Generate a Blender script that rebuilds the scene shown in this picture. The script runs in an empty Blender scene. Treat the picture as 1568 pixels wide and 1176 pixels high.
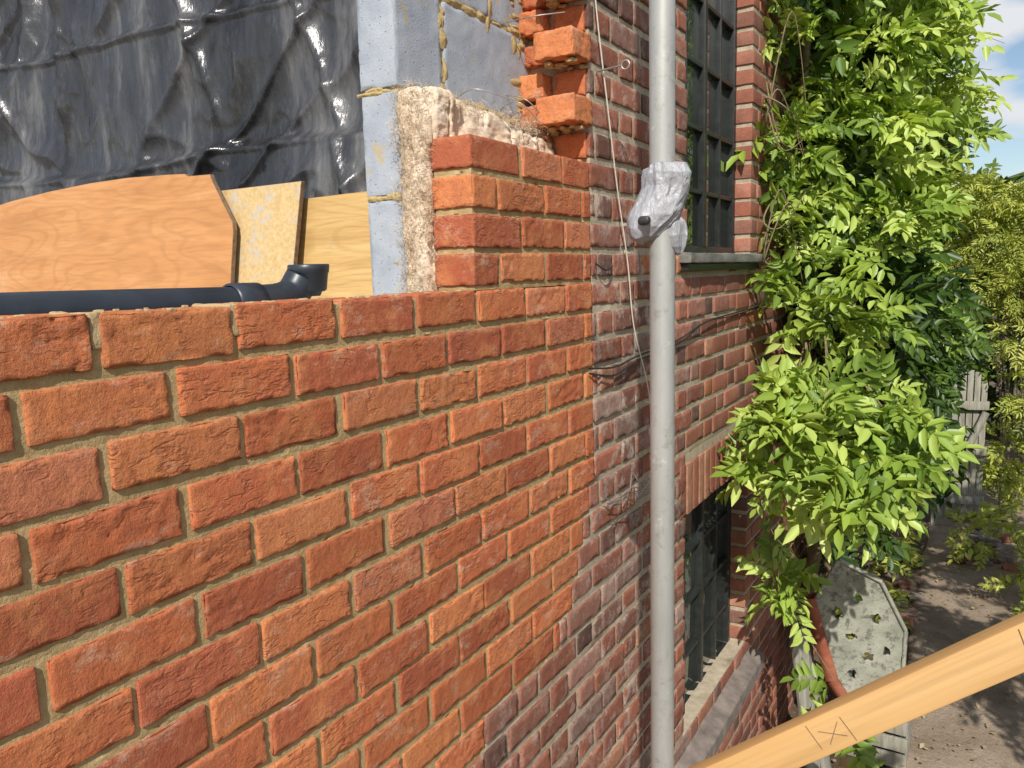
import bpy, math, random
import numpy as np
from mathutils import Vector, Matrix
random.seed(7)
R=np.random.RandomState(11)
sc=bpy.context.scene
# ------------------------------------------------------------------ helpers
def vn(p):
    i=np.floor(p).astype(np.int64); f=p-i; f=f*f*(3-2*f)
    def h(a):
        n=(a[:,0]*374761393+a[:,1]*668265263+a[:,2]*1274126177)&0xffffffff
        n=((n^(n>>13))*1103515245+12345)&0xffffffff
        n=((n^(n>>15))*2246822519)&0xffffffff
        return (n^(n>>16))/4294967295.0
    r=0
    for dx in (0,1):
        for dy in (0,1):
            for dz in (0,1):
                w=(f[:,0] if dx else 1-f[:,0])*(f[:,1] if dy else 1-f[:,1])*(f[:,2] if dz else 1-f[:,2])
                r=r+w*h(i+np.array([dx,dy,dz]))
    return r
def fbm(p,o=3):
    r=0;a=.5;t=0
    for k in range(o):
        r=r+a*vn(p*(2**k)+17.3*k); t+=a; a*=.5
    return r/t
def mk(name,V,F,mat,parent=None,smooth=True,col=None,matidx=None):
    V=np.asarray(V,dtype=np.float32); F=np.asarray(F,dtype=np.int32)
    me=bpy.data.meshes.new(name); n=F.shape[1]
    me.vertices.add(len(V)); me.vertices.foreach_set('co',V.ravel())
    me.loops.add(F.size); me.loops.foreach_set('vertex_index',F.ravel())
    me.polygons.add(len(F)); me.polygons.foreach_set('loop_start',np.arange(0,F.size,n,dtype=np.int32))
    if smooth: me.polygons.foreach_set('use_smooth',np.ones(len(F),dtype=bool))
    me.update(calc_edges=True); me.validate()
    if col is not None:
        c=me.color_attributes.new('bc','FLOAT_COLOR','POINT')
        c.data.foreach_set('color',np.asarray(col,dtype=np.float32).ravel())
    ob=bpy.data.objects.new(name,me); sc.collection.objects.link(ob)
    if not isinstance(mat,(list,tuple)): mat=[mat]
    for m in mat: me.materials.append(m)
    if matidx is not None: me.polygons.foreach_set('material_index',np.asarray(matidx,dtype=np.int32))
    if parent: ob.parent=parent
    return ob
def empty(name):
    e=bpy.data.objects.new(name,None); sc.collection.objects.link(e); return e
class Acc:
    def __init__(s): s.V=[];s.F=[];s.C=[];s.n=0
    def add(s,V,F,c=None):
        s.V.append(V); s.F.append(F+s.n); s.n+=len(V)
        s.C.append(np.tile(np.array(c if c is not None else (0.5,.5,.5,1)),(len(V),1)) if c is None or np.ndim(c)==1 else c)
    def make(s,name,mat,parent=None,smooth=True):
        return mk(name,np.vstack(s.V),np.vstack(s.F),mat,parent,smooth,np.vstack(s.C))
def lin(a,b,sp,rad):
    n=max(2,int(round((b-a)/sp))+1)
    c=np.linspace(a,b,n)
    if rad>0 and b-a>4*rad:
        c=np.concatenate([[a,a+rad*.35,a+rad],np.linspace(a+rad,b-rad,n)[1:-1],[b-rad,b-rad*.35,b]])
    return c
ALL=[(0,1),(0,-1),(1,1),(1,-1),(2,1),(2,-1)]
def rough_box(lo,hi,sp,rad=.004,amp=.002,freq=60,seed=0.,faces=ALL,ridge=0.,world=False,chip=0.):
    lo=np.array(lo,float);hi=np.array(hi,float);Vs=[];Fs=[];n0=0
    for ax,sg in faces:
        u,v=[(1,2),(2,0),(0,1)][ax]
        U=lin(lo[u],hi[u],sp,rad);W=lin(lo[v],hi[v],sp,rad)
        A,B=np.meshgrid(U,W,indexing='ij')
        P=np.zeros((A.size,3));P[:,u]=A.ravel();P[:,v]=B.ravel();P[:,ax]=hi[ax] if sg>0 else lo[ax]
        nu,nv=len(U),len(W)
        idx=np.arange(nu*nv).reshape(nu,nv)
        q=np.stack([idx[:-1,:-1],idx[1:,:-1],idx[1:,1:],idx[:-1,1:]],-1).reshape(-1,4)
        if sg<0:q=q[:,::-1]
        Vs.append(P);Fs.append(q+n0);n0+=len(P)
    P=np.vstack(Vs);F=np.vstack(Fs)
    inn=np.clip(P,lo+rad,hi-rad);d=P-inn;L=np.linalg.norm(d,axis=1,keepdims=True)+1e-9;N=d/L
    edge=(np.abs(N).max(axis=1)<.98)
    P=inn+N*rad
    if amp>0:
        k=fbm(P*freq+seed*13.7,3)-.5
        disp=amp*2*k
        if ridge>0:
            r=1-np.abs(2*fbm(P*np.array([30,16,42])+seed*7.1,2)-1)
            r=np.clip((r-.86)/.14,0,1)
            m=np.clip((fbm(P*9+seed*3.3,1)-.45)*5,0,1)
            disp=disp-ridge*r*m
        if chip>0:
            disp=disp-chip*edge*np.clip((fbm(P*70+seed*5.1,2)-.5)*5,0,1)
        P=P+N*disp[:,None]
    return P,F
def tube(pts,rad,seg=8,closed=True):
    pts=[Vector(p) for p in pts]; n=len(pts)
    rads=rad if hasattr(rad,'__len__') else [rad]*n
    V=[];up=Vector((.13,.21,.97)).normalized()
    for i,p in enumerate(pts):
        t=(pts[min(i+1,n-1)]-pts[max(i-1,0)]).normalized()
        a=t.cross(up)
        if a.length<.05:a=t.cross(Vector((1,0,0)))
        a.normalize();b=t.cross(a)
        for k in range(seg):
            an=2*math.pi*k/seg
            V.append(p+(a*math.cos(an)+b*math.sin(an))*rads[i])
    F=[(i*seg+k,i*seg+(k+1)%seg,(i+1)*seg+(k+1)%seg,(i+1)*seg+k) for i in range(n-1) for k in range(seg)]
    return np.array([tuple(v) for v in V]),np.array(F)
def smooth_path(pts,m=8):
    out=[];P=[Vector(p) for p in pts]
    for i in range(len(P)-1):
        p0=P[max(i-1,0)];p1=P[i];p2=P[i+1];p3=P[min(i+2,len(P)-1)]
        for k in range(m):
            t=k/m
            out.append(.5*((2*p1)+(p2-p0)*t+(2*p0-5*p1+4*p2-p3)*t*t+(-p0+3*p1-3*p2+p3)*t**3))
    out.append(P[-1]);return out
# ------------------------------------------------------------------ materials
class NT:
    def __init__(s,name):
        s.m=bpy.data.materials.new(name);s.m.use_nodes=True;s.t=s.m.node_tree
        s.b=s.t.nodes['Principled BSDF'];s.out=s.t.nodes['Material Output']
        s.co=s.t.nodes.new('ShaderNodeTexCoord').outputs['Object']
    def n(s,ty,**k):
        x=s.t.nodes.new(ty)
        for a,v in k.items():setattr(x,a,v)
        return x
    def l(s,a,b):s.t.links.new(a,b)
    def noise(s,scale,detail=4,rough=.6,vec=None,stretch=None,out='Fac'):
        x=s.n('ShaderNodeTexNoise');x.inputs['Scale'].default_value=scale;x.inputs['Detail'].default_value=detail;x.inputs['Roughness'].default_value=rough
        v=vec or s.co
        if stretch:
            mp=s.n('ShaderNodeMapping');mp.inputs['Scale'].default_value=stretch;s.l(v,mp.inputs['Vector']);v=mp.outputs[0]
        s.l(v,x.inputs['Vector']);return x.outputs[out]
    def ramp(s,fac,stops,interp='LINEAR'):
        x=s.n('ShaderNodeValToRGB');x.color_ramp.interpolation=interp;e=x.color_ramp.elements
        while len(e)<len(stops):e.new(.5)
        for i,(p,c) in enumerate(stops):
            e[i].position=p;e[i].color=(*(c if hasattr(c,'__len__') else (c,c,c)),1)
        s.l(fac,x.inputs[0]);return x.outputs[0]
    def mix(s,fac,a,b,mode='MIX'):
        x=s.n('ShaderNodeMix',data_type='RGBA',blend_type=mode)
        for inp,v in ((x.inputs[0],fac),(x.inputs[6],a),(x.inputs[7],b)):
            if isinstance(v,bpy.types.NodeSocket):s.l(v,inp)
            elif inp==x.inputs[0]:inp.default_value=v
            else:inp.default_value=(*v,1)
        return x.outputs[2]
    def math(s,op,a,b=0.):
        x=s.n('ShaderNodeMath',operation=op)
        for inp,v in ((x.inputs[0],a),(x.inputs[1],b)):
            if isinstance(v,bpy.types.NodeSocket):s.l(v,inp)
            else:inp.default_value=v
        return x.outputs[0]
    def attr(s):
        a=s.n('ShaderNodeAttribute',attribute_name='bc');sp=s.n('ShaderNodeSeparateColor');s.l(a.outputs['Color'],sp.inputs[0]);return sp.outputs
    def bump(s,h,strength=.5,dist=.002):
        x=s.n('ShaderNodeBump');x.inputs['Strength'].default_value=strength;x.inputs['Distance'].default_value=dist
        s.l(h,x.inputs['Height']);s.l(x.outputs[0],s.b.inputs['Normal'])
    def color(s,c):
        if isinstance(c,bpy.types.NodeSocket):s.l(c,s.b.inputs['Base Color'])
        else:s.b.inputs['Base Color'].default_value=(*c,1)
    def rough(s,r):
        if isinstance(r,bpy.types.NodeSocket):s.l(r,s.b.inputs['Roughness'])
        else:s.b.inputs['Roughness'].default_value=r
def simple(name,c1,c2,scale=20,rough=.8,bump=.3,dist=.002,stretch=None,metal=0.,spec=.5):
    t=NT(name);nz=t.noise(scale,5,.6,stretch=stretch)
    t.color(t.ramp(nz,[(.3,c1),(.7,c2)]));t.rough(rough);t.b.inputs['Metallic'].default_value=metal
    t.b.inputs['Specular IOR Level'].default_value=spec
    if bump:t.bump(t.noise(scale*4,4,.7,stretch=stretch),bump,dist)
    return t.m
def crease(t,scale,st,a1):
    n=t.noise(scale,3,.6,stretch=st)
    a=t.math('ABSOLUTE',t.math('SUBTRACT',n,.5))
    c=t.ramp(a,[(0,0.),(.05,1.)])
    m=t.ramp(t.math('ADD',t.noise(13,2,.65),t.math('MULTIPLY',a1,.22)),[(.60,0.),(.70,1.)])
    return t.math('MAXIMUM',c,t.math('SUBTRACT',1.,m))
def brick_new():
    t=NT('new_brick');a=t.attr()
    base=t.ramp(a[0],[(0,(.42,.12,.06)),(.3,(.51,.15,.064)),(.6,(.58,.185,.075)),(.85,(.63,.235,.09)),(1,(.57,.21,.115))])
    n1=t.noise(18,4,.75);base=t.mix(t.ramp(n1,[(.38,0.),(.64,.6)]),base,(.36,.11,.065))
    n2=t.noise(9,3,.7);base=t.mix(t.ramp(n2,[(.48,0.),(.66,.6)]),base,(.67,.27,.105))
    n3=t.noise(11,5,.82,stretch=(1,.7,1.6));base=t.mix(t.ramp(n3,[(.55,0.),(.65,.5)]),base,(.60,.39,.27))
    n4=t.noise(150,2,.65);base=t.mix(t.ramp(n4,[(.56,0.),(.70,.55)]),base,(.24,.08,.05))
    cr=crease(t,17,(1,.8,2.),a[2]);base=t.mix(t.math('MULTIPLY',t.math('SUBTRACT',1.,cr),.38),base,(.24,.075,.045))
    v=t.n('ShaderNodeMapRange');t.l(a[1],v.inputs[0]);v.inputs[3].default_value=.85;v.inputs[4].default_value=1.12
    cc=t.n('ShaderNodeVectorMath',operation='SCALE');t.l(base,cc.inputs[0]);t.l(v.outputs[0],cc.inputs[3])
    t.color(cc.outputs[0]);t.rough(.95);t.b.inputs['Specular IOR Level'].default_value=.12
    h=t.math('ADD',t.noise(60,5,.82),t.math('MULTIPLY',cr,.3));t.bump(h,.9,.0045);return t.m
def brick_old():
    t=NT('old_brick');a=t.attr()
    base=t.ramp(a[0],[(0,(.10,.065,.055)),(.18,(.17,.095,.075)),(.3,(.29,.105,.068)),(.5,(.40,.145,.085)),(.68,(.36,.16,.11)),(.82,(.31,.20,.165)),(.93,(.42,.29,.23)),(1,(.50,.19,.08))],)
    n1=t.noise(18,4,.75);base=t.mix(t.ramp(n1,[(.35,0.),(.66,.6)]),base,(.21,.10,.075))
    wash=t.math('MULTIPLY',t.ramp(t.noise(10,6,.82),[(.50,0.),(.60,.8)]),a[2])
    base=t.mix(wash,base,(.48,.40,.33))
    n4=t.noise(140,2,.6);base=t.mix(t.ramp(n4,[(.58,0.),(.70,.5)]),base,(.10,.06,.05))
    v=t.n('ShaderNodeMapRange');t.l(a[1],v.inputs[0]);v.inputs[3].default_value=.75;v.inputs[4].default_value=1.15
    cc=t.n('ShaderNodeVectorMath',operation='SCALE');t.l(base,cc.inputs[0]);t.l(v.outputs[0],cc.inputs[3])
    t.color(cc.outputs[0]);t.rough(.95);t.b.inputs['Specular IOR Level'].default_value=.12
    t.bump(t.noise(60,5,.8),.8,.005);return t.m
def mortar(name,c1,c2):
    t=NT(name);n=t.noise(28,4,.75);c=t.ramp(n,[(.3,c1),(.7,c2)])
    n4=t.noise(300,2,.5);c=t.mix(t.ramp(n4,[(.6,0.),(.75,.5)]),c,(.18,.13,.08))
    t.color(c);t.rough(.95);t.b.inputs['Specular IOR Level'].default_value=.1;t.bump(t.noise(130,4,.75),.7,.004);return t.m
M_new=brick_new();M_old=brick_old()
M_mn=mortar('new_mortar',(.36,.255,.115),(.52,.385,.20));M_mo=mortar('old_mortar',(.35,.29,.20),(.54,.46,.35))
def blockmat():
    t=NT('aerated_block');n=t.noise(12,5,.6)
    c=t.ramp(n,[(.3,(.30,.33,.38)),(.7,(.42,.45,.49))])
    c=t.mix(t.ramp(t.noise(7,7,.85),[(.58,0.),(.62,.85)]),c,(.46,.36,.18))
    vo=t.n('ShaderNodeTexVoronoi');vo.inputs['Scale'].default_value=90;t.l(t.co,vo.inputs['Vector'])
    pits=t.ramp(vo.outputs['Distance'],[(.1,0.),(.2,1.)]);pm=t.ramp(t.noise(40,2),[(.45,1.),(.6,0.)])
    pp=t.math('MAXIMUM',pits,pm)
    c=t.mix(pp,(.2,.2,.22),c)
    t.color(c);t.rough(.95);t.b.inputs['Specular IOR Level'].default_value=.15;t.bump(t.math('ADD',pp,t.math('MULTIPLY',t.noise(150,4,.75),.8)),.6,.003);return t.m
M_blk=blockmat()
M_bm=mortar('block_mortar',(.38,.28,.12),(.54,.41,.20))
M_bd=mortar('mortar_dropping',(.40,.29,.15),(.52,.39,.22))
def plymat(name,c1,c2,c3,stretch=(6,1,60),knot=True,scale=1.2):
    t=NT(name);n=t.noise(scale,5,.6,stretch=stretch)
    c=t.ramp(n,[(.25,c1),(.5,c2),(.75,c3)])
    g=t.noise(scale*6,3,.5,stretch=stretch);c=t.mix(t.ramp(g,[(.45,0.),(.7,.3)]),c,tuple(x*.6 for x in c1))
    if knot:
        d=t.noise(3,6,.75);c=t.mix(t.ramp(d,[(.58,0.),(.7,.3)]),c,(.6,.5,.38))
        e=t.noise(1.6,2,.4,stretch=(.7,1,2.6));sx=t.math('SINE',t.math('MULTIPLY',e,110.));c=t.mix(t.ramp(sx,[(.3,0.),(1,.3)]),c,tuple(x*.78 for x in c1))
    t.color(c);t.rough(.65);t.bump(g,.15,.001);return t.m
M_plyA=plymat('sanded_plywood',(.44,.195,.065),(.54,.25,.09),(.60,.31,.13),stretch=(1.2,1,12))
M_plyC=plymat('pine_plywood',(.46,.27,.09),(.58,.37,.14),(.66,.45,.20),stretch=(1.5,1,22))
def osb():
    t=NT('chipboard');c=t.ramp(t.noise(60,4,.8),[(.3,(.46,.30,.12)),(.5,(.56,.39,.18)),(.7,(.66,.49,.26))])
    c=t.mix(t.ramp(t.noise(7,7,.85),[(.53,0.),(.58,.85)]),c,(.46,.43,.38))
    t.color(c);t.rough(.75);t.bump(t.noise(60,4,.8),.3,.002);return t.m
M_osb=osb()
M_edge=simple('board_edge',(.12,.07,.04),(.25,.16,.09),60)
M_black=simple('black_plastic',(.014,.018,.024),(.035,.042,.055),8,rough=.38,bump=.08)
def polymat():
    t=NT('black_polythene')
    s=t.noise(1.5,6,.7,stretch=(2.6,1,.5))
    c=t.ramp(s,[(.36,(.014,.014,.016)),(.54,(.045,.045,.050)),(.70,(.17,.165,.16))])
    c2=t.noise(7,7,.85,stretch=(2.,1,.6));c=t.mix(t.ramp(c2,[(.54,0.),(.70,.2)]),c,(.3,.29,.27))
    t.color(c);t.rough(t.ramp(s,[(.3,.20),(.8,.38)]));t.b.inputs['Specular IOR Level'].default_value=.6
    t.bump(t.math('ADD',t.noise(4,6,.65,stretch=(1.8,1,.8)),t.math('MULTIPLY',t.noise(22,5,.65),.12)),.5,.025);return t.m
M_poly=polymat()
def woolmat():
    t=NT('mineral_wool');a=t.noise(9,5,.7,stretch=(3,1,1))
    c=t.ramp(a,[(.3,(.62,.47,.32)),(.5,(.78,.63,.46)),(.75,(.86,.75,.60))])
    f=t.noise(90,5,.8,stretch=(1,.5,2.2));c=t.mix(t.ramp(f,[(.36,.45),(.48,0.)]),c,(.48,.32,.20))
    t.color(c);t.rough(1.);t.b.inputs['Specular IOR Level'].default_value=.05;t.bump(f,.8,.005);return t.m
M_wool=woolmat()
def galv():
    t=NT('galvanised_steel');a=t.noise(5,6,.75,stretch=(1,1,.2))
    c=t.ramp(a,[(.3,(.29,.29,.27)),(.7,(.46,.46,.43))]);c=t.mix(t.ramp(t.noise(35,5,.8),[(.55,0.),(.68,.5)]),c,(.20,.18,.15))
    c=t.mix(t.ramp(t.noise(18,6,.8),[(.62,0.),(.68,.5)]),c,(.62,.60,.55))
    t.color(c);t.b.inputs['Metallic'].default_value=.25;t.rough(.5);t.bump(t.noise(80,5,.75),.25,.001);return t.m
M_galv=galv()
M_wire=simple('wire_steel',(.3,.29,.27),(.5,.48,.45),40,rough=.4,metal=.6,bump=0)
M_string=simple('cord',(.55,.5,.4),(.7,.65,.55),60,rough=.9)
M_cable=simple('cable',(.015,.015,.015),(.03,.03,.03),20,rough=.5,bump=0)
M_frame=simple('window_paint',(.012,.014,.013),(.03,.034,.032),30,rough=.4,bump=.1)
def glass():
    t=NT('window_glass');t.color(t.ramp(t.noise(2.2,5,.6),[(.3,(.01,.014,.012)),(.7,(.06,.07,.06))]))
    t.rough(.03);t.b.inputs['Specular IOR Level'].default_value=1.;t.bump(t.noise(4,2),.1,.01);return t.m
M_glass=glass()
M_sill=simple('stone_sill',(.13,.105,.09),(.27,.22,.19),14,bump=.6)
M_sillw=simple('weathered_sill',(.10,.10,.085),(.26,.24,.21),25,bump=.5,stretch=(1,.3,1))
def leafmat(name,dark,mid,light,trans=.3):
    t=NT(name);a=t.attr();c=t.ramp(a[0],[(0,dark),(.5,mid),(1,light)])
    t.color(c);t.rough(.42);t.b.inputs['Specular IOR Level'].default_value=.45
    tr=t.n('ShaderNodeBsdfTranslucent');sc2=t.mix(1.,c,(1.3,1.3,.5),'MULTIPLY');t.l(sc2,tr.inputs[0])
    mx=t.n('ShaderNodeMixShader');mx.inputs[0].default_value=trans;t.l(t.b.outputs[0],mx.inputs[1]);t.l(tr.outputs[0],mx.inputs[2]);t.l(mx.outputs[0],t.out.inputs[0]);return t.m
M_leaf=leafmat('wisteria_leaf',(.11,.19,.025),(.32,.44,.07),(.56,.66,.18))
M_leafs=leafmat('wisteria_leaf_painted_shade',(.02,.05,.01),(.05,.10,.018),(.11,.19,.03))  # same wisteria leaf, inner shadow painted in as darker greens
M_leaf2=leafmat('shrub_leaf',(.14,.18,.03),(.38,.43,.07),(.56,.56,.14))
M_leafd=leafmat('tree_leaf',(.03,.065,.015),(.08,.13,.025),(.16,.23,.04))
M_bark=simple('bark',(.10,.075,.055),(.24,.19,.15),30,bump=.8,dist=.006)
M_stem=simple('vine_stem',(.13,.10,.05),(.28,.22,.12),30)
def dirt(name,c1,c2,c3,sc_=2.):
    t=NT(name);c=t.ramp(t.noise(sc_,6,.7),[(.3,c1),(.5,c2),(.72,c3)])
    c=t.mix(t.ramp(t.noise(60,4,.7),[(.55,0.),(.7,.5)]),c,tuple(x*.5 for x in c1))
    vo=t.n('ShaderNodeTexVoronoi');vo.inputs['Scale'].default_value=26;t.l(t.co,vo.inputs['Vector'])
    c=t.mix(t.ramp(vo.outputs['Distance'],[(.08,.6),(.16,0.)]),c,(.42,.38,.33))
    t.color(c);t.rough(.95);t.b.inputs['Specular IOR Level'].default_value=.1;t.bump(t.noise(35,6,.75),.8,.02);return t.m
M_soil=dirt('soil',(.07,.05,.035),(.13,.095,.065),(.2,.15,.11))
M_path=dirt('trodden_dirt',(.20,.145,.10),(.32,.245,.18),(.46,.37,.28),1.8)
M_pine=plymat('sawn_pine',(.50,.27,.09),(.62,.37,.145),(.70,.46,.21),stretch=(.5,20,14),knot=False,scale=1.)
M_pencil=simple('pencil_mark',(.16,.12,.1),(.25,.19,.14),50,bump=0)
M_grey=simple('weathered_wood',(.16,.155,.12),(.36,.34,.28),8,stretch=(6,6,.6),bump=.5)
def boardm():
    t=NT('dappled_board');c=t.ramp(t.noise(5,6,.7),[(.3,(.19,.20,.15)),(.7,(.44,.44,.36))])
    c=t.mix(t.ramp(t.noise(14,7,.85),[(.52,0.),(.58,.8)]),c,(.11,.10,.08))  # dark patches: grime and leaf-shadow dapple painted into the board colour
    t.color(c);t.rough(.8);t.bump(t.noise(30,6,.8),.6,.006);return t.m
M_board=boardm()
M_red=simple('red_brown_paint',(.22,.06,.03),(.38,.13,.07),15,bump=.3)
M_conc=simple('concrete_floor',(.25,.24,.22),(.38,.36,.33),6)
def bagmat():
    t=NT('grey_plastic_bag');t.color(t.ramp(t.noise(16,5),[(.3,(.28,.28,.30)),(.7,(.55,.55,.57))]));t.rough(.22)
    t.b.inputs['Specular IOR Level'].default_value=.6
    t.bump(t.noise(34,5,.7,stretch=(1.4,1.4,.7)),.7,.010)
    tr=t.n('ShaderNodeBsdfTranslucent');tr.inputs[0].default_value=(.5,.5,.52,1);mx=t.n('ShaderNodeMixShader');mx.inputs[0].default_value=.2
    t.l(t.b.outputs[0],mx.inputs[1]);t.l(tr.outputs[0],mx.inputs[2]);t.l(mx.outputs[0],t.out.inputs[0]);return t.m
M_bag=bagmat()
# ------------------------------------------------------------------ dims
CH=.0866;TOP=-.035;BH=.0725
YE=2.09
def Yb(z):
    if z>-.6:return YE
    if z>-1.02:return YE-.19*(-.6-z)/.42
    if z>-1.13:return 1.9-.5*(-1.02-z)/.11
    return -9
def rb(acc,y0,y1,z0,z1,sp,ty,faces,x1=0.,x0=-.1,amp=.0022,ridge=.0,rad=.004,chip=0.):
    s=random.random()*100
    V,F=rough_box((x0,y0,z0),(x1+random.uniform(-.0018,.0018),y1,z1),sp,rad,amp,75,s,faces,ridge,chip=chip)
    c=np.array([(0,(y0+y1)/2,(z0+z1)/2)]);an=random.uniform(-.012,.012)
    d=V-c;V=V.copy();V[:,2]+=d[:,1]*an;V[:,1]-=d[:,2]*an
    acc.add(V,F,ty)
new=Acc();old=Acc();mn=Acc();mo=Acc()
W=.222;J=.014
FR=[(0,1),(1,1),(1,-1),(2,1),(2,-1)]
for k in range(-4,14):
    zt=TOP-CH*k;zc=zt-CH/2
    ys=1.475 if k<0 else -.45
    ye=Yb(zc)
    if ye<0:continue
    par=abs(k)%2
    st=1.475-W*9+(W/2 if par else 0)
    edges=[st+W*i for i in range(0,20)]
    edges=[e+random.uniform(-.006,.006) for e in edges if ys+.03<e<ye-.04]
    edges=[ys]+edges+[ye]
    for i in range(len(edges)-1):
        a,b=edges[i],edges[i+1]
        a2=a+(J/2 if i>0 else 0)+random.uniform(-.003,.003)*(i>0);b2=b-J/2+random.uniform(-.003,.003)
        jz=random.uniform(-.0025,.0025)
        hh=BH+random.uniform(-.004,.002)
        full=(k<0 and i==0)
        dx0=-.113 if (full or k in(0,-4)) else -.035
        r1=random.random();tone=(r1,random.random(),random.random(),1)
        rdg=.0035 if random.random()<.35 else .001
        rb(new,a2,b2,zt-.004-hh+jz,zt-.004+jz,.007,tone,FR+([(0,-1)] if full else []),0.,dx0,.0016,rdg,rad=.0022,chip=.0035)
    V,F=rough_box((-.108,ys+(.006 if k<0 else 0),zt-CH-.003),(-.0055,ye,zt-(.0 if k not in(0,-4) else .012)),.012,.0005,.0022,90,0,[(0,1),(2,1),(1,-1)])
    mn.add(V,F)
OP=[(2.92,3.85,.06,1.62),(2.92,3.85,-1.97,-1.0)]
YF=8.2
for k in range(-20,35):
    zt=TOP-CH*k;zc=zt-CH/2
    y0=Yb(zc) if Yb(zc)>0 else .2
    ints=[(y0,YF)]
    for o in OP:
        lo2=o[2];hi2=o[3]+(.25 if o is OP[1] else 0)
        if lo2<zc<hi2:
            ints=[(y0,o[0]),(o[1],YF)]
    par=k%2
    ed=[];y=-1.2+(.0 if par else .172);i=0
    while y<YF+.3:
        ed.append(y);y+= .232 if i%2==0 else .112;i+=1
    for (a,b) in ints:
        e=[a]+[q for q in ed if a+.035<q<b-.035]+[b]
        for i in range(len(e)-1):
            y_0,y_1=e[i]+(.007 if e[i]>y0+.01 and e[i]!=a else 0)+random.uniform(-.002,.002),e[i+1]-(.007 if e[i+1]!=b else 0)
            head=(y_1-y_0)<.14
            near=e[i]<3.0
            g=math.exp(-((y_0-2.35)/.4)**2)*(.5 if zc>.2 else 1.)
            if zc<-.5 and y_0<2.8:g=max(g,.5)
            if random.random()<.45*g:
                tn=random.choice([.1,.18,.24,.3,.75,.82,.88,.35,.4])
            else:tn=random.uniform(.26,.72) if random.random()<.87 else random.choice([.2,1.,.98])
            if head and random.random()<.15:tn=random.choice([.1,.18])
            wash=.75*g+.2
            sp=.014 if near else (.04 if e[i]<4.6 else .12)
            dpt=-.1 if (i==0 or i==len(e)-2) else -.03
            hh=BH-.007+random.uniform(-.004,.004)
            rb(old,y_0,y_1,zt-.004-hh,zt-.004,sp,(tn,random.random(),wash,1),FR,random.uniform(-.003,.003),dpt,.0022,.002 if near else 0.,rad=.003,chip=.004 if near else 0.)
        aa=a+(.008 if a in(3.85,) else 0)+(.004 if a==y0 else 0);bb=b-(.008 if b==2.92 else 0)
        V,F=rough_box((-.30,aa,zt-CH-.003),(-.0055,bb,zt),.05,.0005,.002,60,0,[(0,1),(2,1),(1,-1),(1,1)])
        mo.add(V,F)
y=2.86
while y<3.88:
    rb(old,y,y+.066,-.985,-.775,.03,(random.choice([1.,.97,.5,.6]),random.random(),.05,1),FR,.002,-.1,.002,0);y+=.078
V,F=rough_box((-.3,2.86,-.99),(-.007,3.91,-.70),.05,.0005,.001,60,0,[(0,1),(2,-1)]);mo.add(V+np.array([0,0,0.002]),F)
# toothing above the pier
for k in range(-12,-4):
    zt=TOP-CH*k
    if k%2==0:
        rb(new,1.985+random.uniform(-.01,.01),YE+.004,zt-.004-BH,zt-.002,.007,(.8,.8,.3,1),ALL,.004,-.118,.002,.002,rad=.003,chip=.005)
    else:
        rb(new,YE-.012,YE+.05,zt-.004-BH,zt-.004,.01,(.55,.7,.5,1),ALL,-.012,-.11,.003,.003,rad=.004,chip=.004)
    for q in range(9):
        cy=YE-random.uniform(-.005,.05) if k%2 else YE-random.uniform(0,.09);cx=random.uniform(-.11,-.005);s=random.uniform(.005,.014)
        V,F=rough_box((cx-s,cy-s,zt-CH-.004),(cx+s,cy+s*1.4,zt-CH+s*.5),.005,s*.4,s*.5,80,random.random()*9);mn.add(V,F)
    rb(new,YE-.02-random.random()*.05,YE+.05,zt-.01-BH*random.uniform(.7,1),zt-.006,.01,(random.random(),random.random(),.5,1),ALL,-.125,-.20-random.random()*.02,.006,.004,rad=.006,chip=.006)
house=empty('brick_house');wall=empty('new_brick_wall')
new.make('bricks',M_new,wall);mn.make('mortar',M_mn,wall)
old.make('old_bricks',M_old,house);mo.make('old_mortar',M_mo,house)
cr=Acc()
for i in range(90):
    y=R.uniform(.3,1.47) if i<65 else R.uniform(1.5,2.0);z=TOP-.003 if i<65 else TOP+4*CH-.003
    s=R.uniform(.001,.0045);x=R.uniform(-.1,-.003)
    V,F=rough_box((x-s*1.3,y-s*1.7,z-.006),(x+s*1.3,y+s*1.7,z+s*.5),s*.8,s*.4,s*.6,120,R.rand()*50);cr.add(V,F)
for y in (.587,.809):
    V,F=rough_box((-.1,y-.008,TOP-.05),(-.003,y+.010,TOP-.001),.006,.003,.004,80,y);cr.add(V,F)
cr.make('mortar_crumbs',M_bd,wall)
V,F=rough_box((-6,-3,-.3),(-.115,3.2,-.092),2,.001,0);mk('floor_deck',V,F,M_conc,house)
# ------------------------------------------------------------------ block wall
blk=empty('concrete_block_wall')
ba=Acc();bm=Acc()
jz=[-.06,.187,.433,.68,.927,1.174]
vj={0:[1.475,1.75,2.2],1:[1.475,1.95,2.2],2:[1.475,1.66,2.14],3:[1.475,1.88,2.2],4:[1.475,1.70,2.2]}
lvl=[(-.06,.187),(.187,.433),(.433,.68),(.68,.927),(.927,1.174)]
for i,(a,b) in enumerate(lvl):
    for j in range(len(vj[i])-1):
        V,F=rough_box((-.312,vj[i][j]+(.004 if j else 0)+R.uniform(-.003,.003),a+.005),(-.20+R.uniform(-.002,.003),vj[i][j+1]-.004,b-.005),.012,.003,.002,40,i*3+j,chip=.004);ba.add(V,F,(R.rand(),R.rand(),0,1))
V,F=rough_box((-.309,1.480,-.09),(-.203,2.2,1.17),.01,.001,.004,60,3);bm.add(V,F)
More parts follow.
